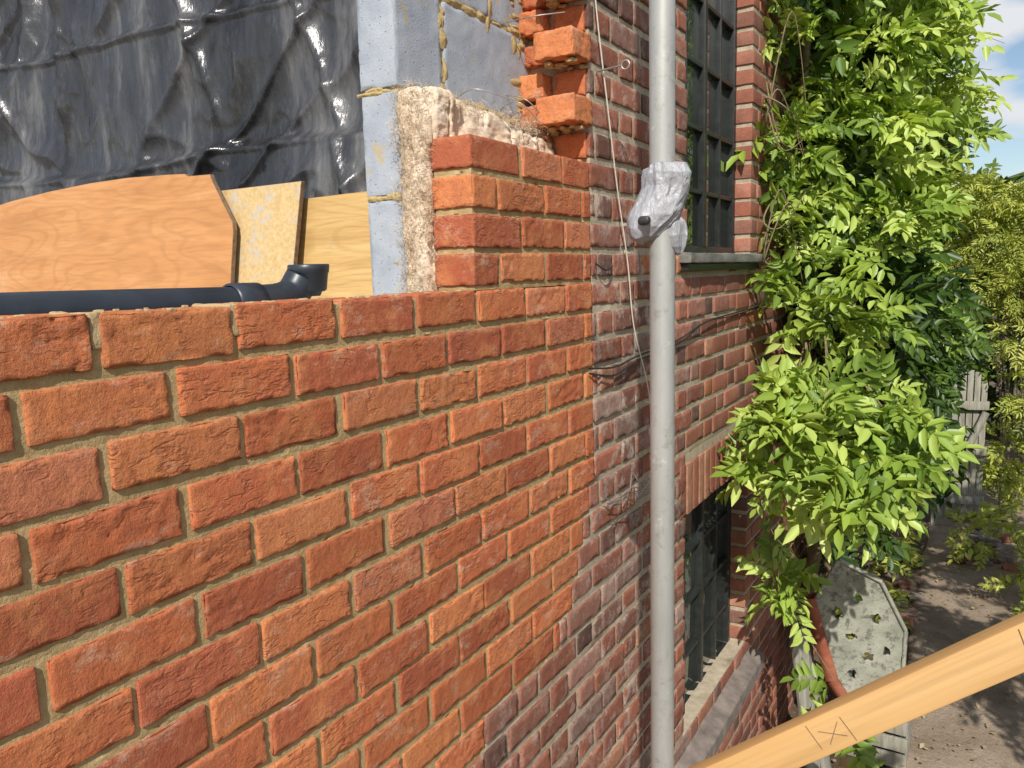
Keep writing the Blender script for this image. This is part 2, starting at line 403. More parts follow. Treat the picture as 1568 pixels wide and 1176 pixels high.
def smear(y,z,along,s,ax=0):
    n=12;g=np.linspace(-1,1,n);A,B=np.meshgrid(g,g,indexing='ij');A=A.ravel();B=B.ravel()
    sy=s*(R.uniform(1.2,3.) if along else R.uniform(.6,1.1));sz=s*(R.uniform(.5,.9) if along else R.uniform(1.2,2.6))
    rr=np.sqrt(A*A+B*B);sd=R.rand()*90
    P0=np.stack([A*2,B*2,0*A],1)+sd
    h=(1.-rr*(1+.9*(fbm(P0,2)-.5)))+.5*(fbm(P0*2.2,3)-.5)
    h=np.clip(h,-.5,1)*s*.45
    ix=np.arange(n*n).reshape(n,n);F=np.stack([ix[:-1,:-1],ix[1:,:-1],ix[1:,1:],ix[:-1,1:]],-1).reshape(-1,4)
    if ax==0:P=np.stack([-.2005+h,y+A*sy,z+B*sz],1)
    else:P=np.stack([y+A*sy,1.4755-h,z+B*sz],1)
    bm.add(P,F)
for i in range(330):
    z=jz[R.randint(0,5)]+R.normal(0,.004);y=R.uniform(1.48,2.15);al=True
    if R.rand()<.25:
        l=R.randint(0,5);y=vj[l][1]+R.normal(0,.005);z=R.uniform(*lvl[l]);al=False
    if R.rand()<.25:y=R.uniform(2.0,2.15);z=R.uniform(.45,1.1)
    smear(y,z,al,R.uniform(.006,.018))
for i in range(60):
    smear(R.uniform(-.305,-.205),jz[R.randint(0,5)]+R.normal(0,.003),True,R.uniform(.004,.010),1)
ba.make('blocks',M_blk,blk);bm.make('block_mortar',M_bm,blk)
# ------------------------------------------------------------------ insulation
wool=empty('mineral_wool_insulation');wa=Acc()
def woolbox(lo,hi,sp,amp,seed,shape=None):
    V,F=rough_box(lo,hi,sp,.02,0)
    c=(np.array(lo)+np.array(hi))/2
    d=V-c;h=(np.array(hi)-np.array(lo))/2;N=d/h;N=N**5;N/=np.linalg.norm(N,axis=1,keepdims=True)+1e-9
    k=(fbm(V*np.array([90,50,70])+seed,3)-.5)*.8*amp+(fbm(V*np.array([16,10,8])+seed,2)-.5)*amp*3.
    rg=1-np.abs(2*fbm(V*np.array([16,18,6])+seed*2,2)-1);k=k-amp*.9*np.clip((rg-.8)/.2,0,1)
    V=V+N*k[:,None]
    if shape:V=shape(V)
    wa.add(V,F)
woolbox((-.198,1.455,-.06),(-.118,1.75,.40),.004,.013,3)
woolbox((-.195,1.462,.28),(-.090,1.56,.425),.004,.015,9)
def sl(V):
    V[:,2]-=np.clip(V[:,2]-.25,0,1)/.15*.03*np.clip((V[:,1]-1.5)/.5,0,1);return V
woolbox((-.198,1.54,.2),(-.10,2.08,.415),.005,.014,20,sl)
wa.make('batts',M_wool,wool)
fb=Acc()
for i in range(2600):
    if R.rand()<.55:p=Vector((R.uniform(-.2,-.1),1.448+R.uniform(-.012,.02),R.uniform(-.04,.43)))
    else:p=Vector((R.uniform(-.2,-.09),R.uniform(1.46,2.05),R.uniform(.38,.425)))
    d=Vector(R.normal(0,1,3)).normalized();L=R.uniform(.008,.026);q=Vector(R.normal(0,.006,3))
    V,F=tube([p,p+d*L*.5+q,p+d*L],[.0006,.0005,.0002],3);fb.add(V,F)
fb.make('loose_fibres',M_wool,wool)
# ------------------------------------------------------------------ polythene
def ridg(P,s,seed,pw=1.,o=2):
    n=fbm(P*np.array(s)+seed,o);return (1-np.abs(2*n-1))**pw
nx,nz=420,220
xs=np.linspace(-5,-.33,nx);zs=np.linspace(-.09,2.0,nz)
A,B=np.meshgrid(xs,zs,indexing='ij');A=A.ravel();B=B.ravel()
P=np.stack([A,np.zeros_like(A),B],1)
fold=.52+.02*np.sin(A*3)+.03*(fbm(P*np.array([3,0,0])+7,2)-.5)
fold2=1.02-.03*A
y=2.32+.12*(fbm(P*np.array([1.3,1,.7])+2,2)-.5)*2
wdist=np.clip(np.abs(B-fold)/.35,.25,1)
y-=.075*ridg(P,(2.6,1,.45),5,4,1)*wdist
y-=.045*ridg(P+np.stack([B*.5,0*A,0*A],1),(3.2,1,.8),31,6,1)
y-=.035*ridg(P+np.stack([-B*1.1,0*A,0*A],1),(3.6,1,1.),57,7,1)
y-=.010*ridg(P+np.stack([-B*.3,0*A,A*.5],1),(8,1,6),77,4,2)
y-=.030*np.exp(-((B-fold)/.02)**2)+.06/(1+np.exp((B-fold)/.014))
y-=.025*np.exp(-((B-fold2)/.016)**2)+.02/(1+np.exp((B-fold2)/.012))
P[:,1]=y
idx=np.arange(nx*nz).reshape(nx,nz)
F=np.stack([idx[:-1,:-1],idx[1:,:-1],idx[1:,1:],idx[:-1,1:]],-1).reshape(-1,4)
mk('polythene_sheet',P,F,M_poly)
# ------------------------------------------------------------------ boards
def board(name,poly,y0,th,mat,lean=0.,yaw=0.):
    n=len(poly);V=[];
    z0=min(p[1] for p in poly);x0=poly[0][0]
    for t in (0,th):
        for x,z in poly:
            V.append((x,y0+t+(z-z0)*lean+(x-x0)*yaw,z))
    me=bpy.data.meshes.new(name)
    Fs=[tuple(range(n)),tuple(range(2*n-1,n-1,-1))]+[(i,(i+n),((i+1)%n)+n,(i+1)%n) for i in range(n)]
    me.from_pydata(V,[],Fs);me.materials.append(mat);me.materials.append(M_edge)
    for i,p in enumerate(me.polygons):p.material_index=0 if i==0 else 1
    ob=bpy.data.objects.new(name,me);sc.collection.objects.link(ob)
    md=ob.modifiers.new('b','BEVEL');md.width=.0015;md.segments=1
    return ob
top=[(-3.4,.30),(-3.0,.345),(-2.7,.375),(-2.4,.392),(-2.1,.402),(-1.85,.402),(-1.6,.392),(-1.5,.386),(-1.48,.376),(-1.36,.372),(-1.345,.345),(-1.24,.20),(-1.235,.17),(-1.255,-.09),(-3.4,-.09)]
board('plywood_offcut',top[::-1],1.80,.018,M_plyA,lean=.1)
board('chipboard_sheet',[(-1.40,-.09),(-1.0,-.09),(-.95,.318),(-1.42,.318)],1.84,.018,M_osb,lean=.1)
board('plywood_sheet',[(-1.3,-.09),(-.33,-.09),(-.33,.275),(-1.3,.262)],1.90,.018,M_plyC,lean=.06)
# ------------------------------------------------------------------ soil pipe
pipe=empty('soil_pipe')
pa=Acc()
px=-.35
V,F=tube([(px,y,-.049+.004*math.sin(y*3)) for y in np.linspace(-.6,1.2,12)],.037,32);pa.add(V,F)
V,F=tube([(px,1.08,-.047),(px,1.083,-.047),(px,1.15,-.047),(px,1.153,-.047)],[.037,.042,.042,.037],32);pa.add(V,F)
V,F=tube(smooth_path([(px,1.12,-.047),(px,1.20,-.047),(px,1.25,-.035),(px+.005,1.275,-.005),(px+.008,1.28,.005)],6),.038,32);pa.add(V,F)
prof=[(.039,-.03),(.044,-.026),(.045,.012),(.047,.013),(.047,.030),(.0455,.032),(.041,.032),(.040,.028),(.038,-.02),(.030,-.04),(0.001,-.04)]
seg=40;V=[];F=[]
for r,z in prof:
    for k in range(seg):V.append((px+.008+r*math.cos(2*math.pi*k/seg),1.295+r*math.sin(2*math.pi*k/seg)+z*.15,z))
for i in range(len(prof)-1):
    for k in range(seg):F.append((i*seg+k,i*seg+(k+1)%seg,(i+1)*seg+(k+1)%seg,(i+1)*seg+k))
pa.add(np.array(V),np.array(F));pa.make('pipe_run_and_elbow',M_black,pipe)
# ------------------------------------------------------------------ scaffold pole + bag
pole=empty('scaffold_pole')
V,F=tube([(.474,1.40,z) for z in np.linspace(-2.9,2.6,30)],.0232,40);mk('tube',V,F,M_galv,pole)
bag=empty('plastic_bag')
def sleeve(c,prof,sq,amp,seed,n=150,m=220,n1=22,n2=60):
    u=np.linspace(0,1,n);k=np.linspace(0,1,len(prof));zz,rr,xo,yo=[np.interp(u,k,[p[i] for p in prof]) for i in range(4)]
    ph=np.linspace(0,2*math.pi,m,endpoint=False);U,Ph=np.meshgrid(np.arange(n),ph,indexing='ij');U=U.ravel();Ph=Ph.ravel()
    D=np.stack([np.cos(Ph),np.sin(Ph),zz[U]*14],1)
    D=D+.3*np.stack([fbm(D*1.5+seed+q*9,2)-.5 for q in range(3)],1)
    rs=np.random.RandomState(seed)
    def facets(cnt,gs):
        an=rs.rand(cnt)*6.28;q=np.stack([np.cos(an),np.sin(an),rs.uniform(zz.min(),zz.max(),cnt)*14],1);g=rs.normal(0,gs,(cnt,3));b=rs.normal(0,.10,cnt)
        best=np.full(len(D),1e9);h=np.zeros(len(D));second=np.full(len(D),1e9)
        for a,gg,bb in zip(q,g,b):
            d=((D-a)**2).sum(1);m_=d<best
            second=np.where(m_,best,np.minimum(second,d));h=np.where(m_,((D-a)*gg).sum(1)+bb,h);best=np.where(m_,d,best)
        e=np.clip((np.sqrt(second)-np.sqrt(best))*5,0,1)
        return h*e,e
    h1,e1=facets(n1,.5);h2,e2=facets(n2,.4)
    h=h1+.4*h2+.14*(1-e1)+.07*(1-e2)
    r=rr[U]*(1+amp*np.clip(h,-1,1))
    V=np.stack([c[0]+xo[U]+r*np.cos(Ph),c[1]+yo[U]+r*np.sin(Ph)*sq,c[2]+zz[U]+.014*(fbm(D*1.1+seed+5,2)-.5)],1)
    idx=np.arange(n*m).reshape(n,m);j=np.roll(idx,-1,1);F=np.stack([idx[:-1],j[:-1],j[1:],idx[1:]],-1).reshape(-1,4);return V,F
ba2=Acc()
V,F=sleeve((.474,1.40,0),[(.190,.025,.0,.0),(.187,.038,.004,.002),(.170,.044,.006,.003),(.145,.043,.004,.002),(.12,.045,-.004,-.002),(.095,.047,-.013,-.008),(.075,.041,-.021,-.013),(.058,.030,-.027,-.016),(.050,.016,-.030,-.018),(.047,.003,-.030,-.018)],.85,.36,4,n1=26,n2=90);ba2.add(V,F)
V,F=sleeve((.474,1.40,0),[(.10,.010,.016,.010),(.085,.020,.018,.011),(.06,.022,.020,.012),(.04,.018,.022,.013),(.028,.010,.024,.014),(.025,.002,.024,.014)],.8,.5,9,n=80,m=130,n1=12,n2=30);ba2.add(V,F)
ba2.make('crumpled_plastic',M_bag,bag,smooth=True)
V,F=rough_box((.452,1.332,.078),(.474,1.348,.094),.004,.006,.003,90,4);mk('bag_opening',V,F,M_cable,bag)
# ------------------------------------------------------------------ cord, ties, cables
cd=Acc()
V,F=tube(smooth_path([(.03,2.02,1.05),(.02,2.09,.745),(.022,2.16,.47),(.02,2.23,.24),(.022,2.30,.02),(.02,2.35,-.18),(.03,2.44,-.38),(.02,2.52,-.56),(.04,2.50,-.66)],8),.0022,6);cd.add(V,F)
V,F=tube(smooth_path([(.03,2.42,-.44),(.05,2.50,-.46),(.03,2.56,-.50),(.02,2.53,-.60)],8),.002,6);cd.add(V,F)
cd.make('cord',M_string)
tie=Acc()
V,F=tube([(.0,2.13,.565),(.09,2.11,.565)],.0026,6);tie.add(V,F)
ring=[(.10+.012*math.cos(a),2.11,.565+.012*math.sin(a)) for a in np.linspace(0,2*math.pi,16)]
V,F=tube(ring,.0026,6);tie.add(V,F)
for p in ([(-.2,1.7,.44),(-.12,1.68,.455),(-.05,1.75,.43)],[(-.2,1.9,.44),(-.1,1.85,.45),(-.06,1.9,.40)],[(-.2,1.98,.70),(-.1,1.95,.69),(-.03,2.0,.7)],[(-.2,1.96,.5),(-.12,1.94,.47),(-.1,2.02,.42)]):
    V,F=tube(smooth_path(p,6),.0015,6);tie.add(V,F)
tie.make('wall_ties',M_wire)
wi=Acc()
for i in range(6):
    p=[(.012+R.uniform(0,.05),yy,-.70-.06*(yy-2.04)+R.normal(0,.014)) for yy in np.linspace(2.04+R.uniform(0,.1),2.58,6)]
    V,F=tube(smooth_path(p,5),.0018,5);wi.add(V,F)
V,F=tube(smooth_path([(.02,2.28,-.78),(.05,2.24,-.70),(.03,2.31,-.66),(.05,2.34,-.72)],6),.0018,5);wi.add(V,F)
wi.make('loose_wire',M_wire)
cb=Acc()
for zz,dz in ((-.285,.0),(-.30,-.01)):
    V,F=tube(smooth_path([(.006,2.05,zz),(.02,2.2,zz-.012+dz),(.012,2.4,zz-.0),(.012,2.8,zz+.02),(.02,3.1,-.22),(.01,3.5,-.21+dz),(.01,4.2,-.2)],6),.003,6);cb.add(V,F)
V,F=tube(smooth_path([(.006,2.10,.02),(.02,2.14,.0),(.006,2.22,.01)],6),.0025,6);cb.add(V,F)
cb.make('telephone_cable',M_cable)
# ------------------------------------------------------------------ windows
def bx(a,lo,hi,rad=.002):
    V,F=rough_box(lo,hi,5,rad,0);a.add(V,F)
def window(y0,y1,z0,z1,rowsn,cols,name):
    a=Acc();x=-.078;w=.03
    bx(a,(x-.05,y0-.01,z0-.01),(x,y0+w,z1+.01));bx(a,(x-.05,y1-w,z0-.01),(x,y1+.01,z1+.01))
    bx(a,(x-.049,y0+w,z0-.01),(x-.001,y1-w,z0+w));bx(a,(x-.049,y0+w,z1-w),(x-.001,y1-w,z1+.01))
    for i in range(1,cols):
        yy=y0+(y1-y0)*i/cols;h=.017 if i==cols//2 else .008
        bx(a,(x-.045,yy-h,z0+w),(x-.003+(.006 if i==cols//2 else 0),yy+h,z1-w))
    for j in range(1,rowsn):
        zz=z0+(z1-z0)*j/rowsn
        bx(a,(x-.044,y0+w,zz-.009),(x-.005,y1-w,zz+.009))
    a.make(name+'_frame',M_frame,house)
    V,F=rough_box((x-.03,y0,z0),(x-.026,y1,z1),.5,.0005,0);mk(name+'_glass',V,F,M_glass,house)
window(2.92,3.85,.06,1.62,6,4,'upper_window')
window(2.92,3.85,-1.97,-1.0,4,4,'lower_window')
V,F=rough_box((-.08,2.84,.018),(.045,3.93,.056),.02,.004,.004,30,2);mk('upper_sill',V,F,M_sillw,house)
V,F=rough_box((-.05,2.86,-.012),(.028,3.91,.017),.03,.003,.002,30,2);mk('upper_sill_nosing',V,F,M_frame,house)
V,F=rough_box((-.08,2.80,-2.06),(.075,3.98,-1.985),.02,.006,.006,30,5);V[:,2]-=np.clip(V[:,0]+.05,0,1)*.45;mk('lower_sill',V,F,M_sill,house)
# ------------------------------------------------------------------ ground
n=120;gx=np.concatenate([np.linspace(-60,-2,20),np.linspace(-1.8,8,n),np.linspace(9,60,20)]);gy=np.concatenate([np.linspace(-20,0,10),np.linspace(.2,22,200),np.linspace(24,160,20)])
A,B=np.meshgrid(gx,gy,indexing='ij');P=np.stack([A.ravel(),B.ravel(),np.zeros(A.size)],1)
P[:,2]=-2.93+.05*(fbm(P*.9,3)-.5)+.03*(fbm(P*5,2)-.5)
idx=np.arange(P.shape[0]).reshape(len(gx),len(gy));F=np.stack([idx[:-1,:-1],idx[1:,:-1],idx[1:,1:],idx[:-1,1:]],-1).reshape(-1,4)
mk('ground',P,F,M_soil)
py=np.linspace(-2,19,260);pu=np.linspace(0,1,40);A,B=np.meshgrid(pu,py,indexing='ij');A=A.ravel();B=B.ravel()
P=np.stack([A,B,0*A],1);e=.12*(fbm(np.stack([B*1.3,A*0,A*0],1),3)-.5)
X=(.60-.02*(B-5)+e)+A*(1.7+e);Q=np.stack([X,B,0*X],1)
Q[:,2]=-2.93+.05*(fbm(Q*.9,3)-.5)+.03*(fbm(Q*5,2)-.5)+.018-.05*(np.abs(A-.5)>.49)
idx=np.arange(len(Q)).reshape(40,260);F=np.stack([idx[:-1,:-1],idx[1:,:-1],idx[1:,1:],idx[:-1,1:]],-1).reshape(-1,4)
mk('dirt_path',Q,F,M_path)
# ------------------------------------------------------------------ foliage
SUN=np.array([.743*.39,-.743*.92,.669])
def nrm(a):return a/(np.linalg.norm(a,axis=-1,keepdims=True)+1e-9)
def pinnate(name,clumps,count,L=.24,leaf=.075,wid=.032,mat=None,pairs=5,seed=1,droop=.35,parent=None,gap=.42,gfreq=2.6,shell=.55,free=False,nr=.5,sw=.6):
    r=np.random.RandomState(seed)
    cl=np.array([c[:6] for c in clumps],float);w=cl[:,3]*cl[:,4]*cl[:,5];w=w**.72;w/=w.sum()
    M=count*3
    ci=r.choice(len(cl),M,p=w)
    d=nrm(r.normal(0,1,(M,3)));rad=shell+(1-shell)*r.rand(M)**.6
    rad*=1+.35*(fbm(d*2.5+ci[:,None]*3.1,2)-.5)
    o=cl[ci,:3]+d*rad[:,None]*cl[ci,3:6]
    keep=fbm(o*gfreq+seed,2)>gap
    if not free:keep&=(o[:,0]>.015)
    o=o[keep][:count];d=d[keep][:count];n=len(o)
    t=nrm(d*np.array([.9,.9,.5])+r.normal(0,.55,(n,3))+np.array([.1,-.25,-.05]))
    N=nrm(SUN*sw+np.array([0,-.05,.45])+d*.3+r.normal(0,nr,(n,3)));N=nrm(N-t*(N*t).sum(1,keepdims=True));b=np.cross(t,N)
    LL=L*r.uniform(.6,1.2,n)
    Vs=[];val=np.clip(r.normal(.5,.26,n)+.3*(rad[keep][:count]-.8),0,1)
    for i in range(pairs*2+1):
        s=((i//2)+1)/(pairs+.6) if i<pairs*2 else 1.
        side=0 if i==pairs*2 else (1 if i%2 else -1)
        base=o+t*(LL*s)[:,None];base[:,2]-=droop*LL*s*s*.6
        td=nrm(t+np.array([0,0,-droop*s*1.2]))
        ld=nrm(td*(.55 if side else 1.)+b*side*.85+N*r.normal(.08,.24,(n,1))+r.normal(0,.13,(n,3))+np.array([0,0,-.1]))
        ln=leaf*(.75+.45*math.sin(math.pi*min(s,.8)))*LL/L*r.uniform(.8,1.12,n)
        nn=nrm(N+r.normal(0,.26,(n,3)));wv=nrm(np.cross(ld,nn));up=np.cross(wv,ld)
        l=ln[:,None];W2=(wid*LL/L)[:,None]*.5
        f=r.uniform(.0,.14,(n,1))
        pts=[base,base+ld*l*.28+wv*W2*.9+up*l*f,base+ld*l*.62+wv*W2*.85+up*l*f*.7,base+ld*l-up*l*.16,base+ld*l*.62-wv*W2*.85+up*l*f*.7,base+ld*l*.28-wv*W2*.9+up*l*f]
        Vs.append(np.stack(pts,1))
    V=np.stack(Vs,1)
    m=n*(pairs*2+1);V=V.reshape(m*6,3)
    k=np.arange(m)[:,None]*6
    F=np.concatenate([k+np.array([[0,1,2,3]]),k+np.array([[0,3,4,5]])],0)
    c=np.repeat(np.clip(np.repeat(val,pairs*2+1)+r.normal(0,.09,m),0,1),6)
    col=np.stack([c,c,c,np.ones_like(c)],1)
    return mk(name,V,F,mat,parent,False,col)
wis=empty('wisteria')
near=[
(.44,3.30,-.53,.13,.15,.05),(.30,3.25,-.60,.08,.12,.06),(.62,3.35,-.56,.12,.15,.06),(.50,3.25,-.73,.15,.14,.05),(.70,3.4,-.75,.07,.12,.05),
(.28,3.25,-.83,.07,.10,.05),(.56,3.3,-.88,.13,.13,.04),(.20,3.3,-.76,.04,.08,.05)]
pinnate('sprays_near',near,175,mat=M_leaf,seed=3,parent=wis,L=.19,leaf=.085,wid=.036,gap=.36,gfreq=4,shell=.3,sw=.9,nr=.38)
low=[(.18,3.6,-1.26,.03,.06,.05),(.20,3.6,-1.42,.04,.06,.06),(.26,3.6,-1.55,.04,.06,.04),(.48,3.6,-1.92,.05,.06,.03),(.55,3.5,-2.02,.04,.06,.03)]
pinnate('sprays_low',low,27,mat=M_leaf,seed=8,parent=wis,L=.16,leaf=.08,wid=.034,gap=0,shell=.2,sw=.9,nr=.38)
C=[(.28,3.95,-.08,.16,.22,.05),(.42,4.1,-.25,.15,.22,.05),(.14,3.95,-.27,.07,.18,.08),(.10,3.95,-.50,.05,.18,.10),
(.10,4.35,.25,.11,.3,.13),(.10,4.3,.65,.11,.3,.10),(.10,4.3,1.05,.12,.3,.12),(.12,4.3,1.5,.18,.3,.2),
(.36,4.6,.46,.20,.35,.06),(.52,4.8,.28,.18,.35,.05),(.28,4.6,.85,.18,.35,.08),(.48,4.8,.72,.16,.35,.07),(.42,4.8,1.15,.20,.35,.08),(.34,4.8,1.55,.25,.35,.09),(.46,4.9,1.95,.25,.35,.15),(.28,4.5,.10,.13,.25,.05),(.55,4.8,1.42,.12,.3,.06)]
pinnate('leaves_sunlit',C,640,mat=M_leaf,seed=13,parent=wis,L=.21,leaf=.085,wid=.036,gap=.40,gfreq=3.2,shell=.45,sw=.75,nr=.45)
Cd=[(.14,4.9,.3,.14,.6,.5),(.14,4.9,1.2,.14,.6,.6),(.20,4.8,-.5,.18,.5,.4),(.35,5.2,-.2,.22,.5,.35),(.3,5.2,-.95,.25,.6,.35),(.25,5.8,-1.6,.22,.9,.4),(.3,6.3,.2,.22,.6,.7),(.45,8.,-.8,.3,1.,.6),(.4,8.4,-1.7,.3,1.,.6),(.3,6.5,1.2,.25,.6,.7),(.52,6.0,-.25,.2,.6,.35),(.45,6.2,-.85,.2,.6,.3)]
pinnate('leaves_painted_shade',Cd,1300,mat=M_leafs,seed=15,parent=wis,L=.26,leaf=.10,wid=.045,gap=.30,gfreq=2.,shell=.2)
C2=[(.50,5.6,1.35,.20,.5,.13),(.46,5.8,.95,.20,.5,.10),(.60,6.2,1.15,.16,.5,.11),(.42,5.8,.50,.20,.5,.08),(.50,6.2,.70,.16,.5,.08),(.40,5.8,.10,.16,.5,.06),(.62,6.8,1.0,.13,.5,.10),(.45,6.4,.3,.16,.5,.07),(.40,6.4,-.35,.14,.5,.05),
(.3,5.4,-.7,.12,.5,.06),(.36,6.6,-.9,.16,.6,.08),(.30,6.8,-1.5,.2,.7,.10),(.42,5.6,1.85,.3,.6,.2),(.42,7.8,-.5,.25,.8,.12)]
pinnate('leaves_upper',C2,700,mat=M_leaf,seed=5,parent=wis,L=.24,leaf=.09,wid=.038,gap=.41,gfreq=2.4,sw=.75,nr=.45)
vs=Acc()
def vine(p,r0,r1,seg=7):
    q=smooth_path(p,8);V,F=tube(q,[r0+(r1-r0)*i/(len(q)-1) for i in range(len(q))],seg);vs.add(V,F)
vine([(.15,5.0,-2.95),(.10,4.9,-2.2),(.2,4.7,-1.5),(.12,4.5,-.8),(.15,4.6,0),(.1,4.5,.8),(.12,4.6,1.8)],.05,.02)
vine([(.18,5.1,-2.95),(.25,4.9,-2.0),(.15,4.8,-1.2),(.3,4.7,-.5),(.4,4.9,.3),(.5,5.2,1.2)],.035,.012)
for c in near:
    for q in range(2):
        vine([(.12,4.5,c[2]+.35),(c[0]*.6+.05,4.0,c[2]+.22),(c[0],c[1]+.1,c[2]+.03),(c[0]+R.normal(0,.08),c[1]-.1,c[2]-.05)],.006,.002,5)
for i in range(22):
    x=R.uniform(.2,.72);y=R.uniform(3.25,3.5);z=R.uniform(-1.0,-.55)
    vine([(x,y,z),(x+R.normal(0,.03),y,z-.15),(x+R.normal(0,.04),y,z-.2-R.rand()*.25)],.002,.0012,4)
vine([(.16,3.9,-.7),(.18,3.62,-1.10),(.19,3.6,-1.4),(.27,3.6,-1.58),(.48,3.6,-1.9)],.004,.002,5)
for i in range(14):
    z=R.uniform(-.5,1.8);vine([(.03,4.0+R.rand(),z),(.05,3.9,z+.2*R.normal()),(.1+R.rand()*.1,3.9,z+.2*R.normal()),(.2,4.1,z-.2)],.006,.002,5)
for i in range(10):
    x=R.uniform(.5,.75);z=R.uniform(.6,1.4);vine([(x-.15,6.2,z),(x+.05,6.3,z+.12),(x+.25,6.5,z+.15+R.normal(0,.06))],.004,.0015,4)
vs.make('vine_stems',M_stem,wis)
sh1=empty('shrub');pinnate('foliage',[(.55,10.4,.80,.35,.6,.15),(.95,10.6,.66,.35,.6,.16),(1.35,10.6,.50,.3,.6,.16),(.35,10.4,.42,.35,.6,.16),(.75,10.4,.35,.3,.6,.16),(1.15,10.2,.18,.3,.6,.16),(.45,10.6,-.0,.35,.6,.16),(.85,10.4,-.15,.3,.6,.16),(1.25,10.0,-.3,.25,.6,.2),(.55,10.8,-.5,.3,.6,.16),(1.3,10.0,-.8,.2,.6,.25),(1.45,9.8,-1.4,.2,.5,.3),(1.7,10.6,.7,.4,.6,.3),(2.2,10.4,0,.5,.8,1.)],2200,mat=M_leaf2,seed=61,parent=sh1,L=.20,leaf=.075,wid=.022,gap=.40,gfreq=2.6,free=True)
a=Acc()
for i in range(22):
    x=R.uniform(1.15,2.2);V,F=tube(smooth_path([(x,10.6,-2.95),(x-.05+R.normal(0,.08),10.7,-1.6),(x-.3+R.normal(0,.25),10.6,.3)],5),.012,5);a.add(V,F)
a.make('stems',M_bark,sh1)
hd=empty('hedge');pinnate('foliage',[(-.2,12.5,-1.5,1.,1.2,1.7),(-.6,14,.2,1.4,1.5,1.6),(.5,15,-1.2,.9,1,1.9),(1.6,15.5,-1.2,.9,1,1.8),(3,14,-1.2,1.4,2,2.2),(.6,14,.6,.8,1,.7)],1800,mat=M_leafd,seed=63,parent=hd,L=.40,leaf=.18,wid=.08,gap=.3,gfreq=1.2,free=True)
pl=empty('garden_plants');pinnate('foliage',[(1.12,8.6,-2.62,.28,.3,.14),(1.25,10.0,-2.2,.2,.3,.35),(1.4,7.6,-2.75,.15,.3,.12),(.30,8.4,-2.75,.12,.8,.15),(.25,6.6,-2.8,.12,.8,.1),(1.2,10.2,-2.6,.2,.3,.3)],260,mat=M_leaf2,seed=67,parent=pl,L=.2,leaf=.08,wid=.035,gap=.2,free=True)
tr=empty('tree');pinnate('crown',[(2.75,3.6,.3,.95,1.5,.7),(2.7,5.8,.2,.9,1.2,.7)],600,mat=M_leafd,seed=71,parent=tr,L=.28,leaf=.12,wid=.055,gap=.48,gfreq=1.8,shell=.2,free=True)
a=Acc()
for p,r0,r1 in (([(3.3,4.5,-2.95),(3.25,4.5,-1.5),(3.1,4.4,-.3),(2.9,4.1,.6)],.14,.05),([(3.15,4.4,-.6),(2.8,5.2,.1),(2.6,6.0,.4)],.07,.02),([(3.1,4.4,-.3),(2.6,3.6,.2),(2.3,3.0,.5)],.06,.02)):
    q=smooth_path(p,6);V,F=tube(q,[r0+(r1-r0)*i/(len(q)-1) for i in range(len(q))],10);a.add(V,F)
a.make('trunk_and_limbs',M_bark,tr)
hx=np.linspace(-80,160,80);hy=np.linspace(120,170,20);A,B=np.meshgrid(hx,hy,indexing='ij');P=np.stack([A.ravel(),B.ravel(),0*A.ravel()],1)
P[:,2]=-4+22*np.sin(np.clip((P[:,1]-120)/50,0,1)*math.pi/2)*(.8+.3*np.sin(P[:,0]*.03))+3*(fbm(P*.15,3)-.5)
idx=np.arange(len(P)).reshape(80,20);F=np.stack([idx[:-1,:-1],idx[1:,:-1],idx[1:,1:],idx[:-1,1:]],-1).reshape(-1,4)
mk('wooded_hill',P,F,simple('hill_green',(.04,.07,.03),(.10,.14,.06),.3))
# ------------------------------------------------------------------ gate
gt=empty('wooden_gate');a=Acc()
def plank(a,x0,x1,z0,z1,y0,y1,seed):
    V,F=rough_box((x0,y0,z0),(x1,y1,z1),.2,.004,.004,8,seed);V=V.copy();V[:,1]+=(V[:,0]-.66)*.25;a.add(V,F)
for i in range(6):
    x=.64+i*.066;plank(a,x,x+.056,-2.85,-1.22+.05*R.rand()-(.0 if i<5 else .1),9.6,9.625,i)
for z in (-2.65,-2.1,-1.6):plank(a,.62,1.05,z,z+.09,9.54,9.595,z)
a.make('planks',M_grey,gt)
a=Acc();V,F=tube([(.66,9.53,-2.6),(1.02,9.62,-1.62)],.045,4);a.add(V,F);plank(a,.56,.635,-2.93,-1.12,9.53,9.60,3);a.make('brace_and_post',M_grey,gt)
# ------------------------------------------------------------------ timber prop
d=np.array([1.0,0,.826]);d/=np.linalg.norm(d)
tb=empty('timber_brace')
V,F=rough_box((-1.05,-.024,-.036),(1.6,.024,.036),.05,.003,.0008,30,2)
c0=Vector((.825,1.5,-.850))
rot=Matrix(((d[0],0,-d[2]),(0,1,0),(d[2],0,d[0])))
o=mk('timber',np.array([tuple(v) for v in V]),F,M_pine,tb)
o.matrix_world=Matrix.Translation(c0)@rot.to_4x4()
a=Acc()
for p in ([(-.07,-.0255,-.018),(-.03,-.0255,.014)],[(-.075,-.0255,.012),(-.03,-.0255,-.016)],[(-.09,-.0255,-.02),(-.09,-.0255,.03)],[(-.02,-.0255,-.03),(-.02,-.0255,.02)],[(.33,-.0255,.0),(.34,-.0255,.03)]):
    V,F=tube(p,.0006,4);a.add(V,F)
o2=a.make('pencil_marks',M_pencil,tb);o2.matrix_world=o.matrix_world.copy()
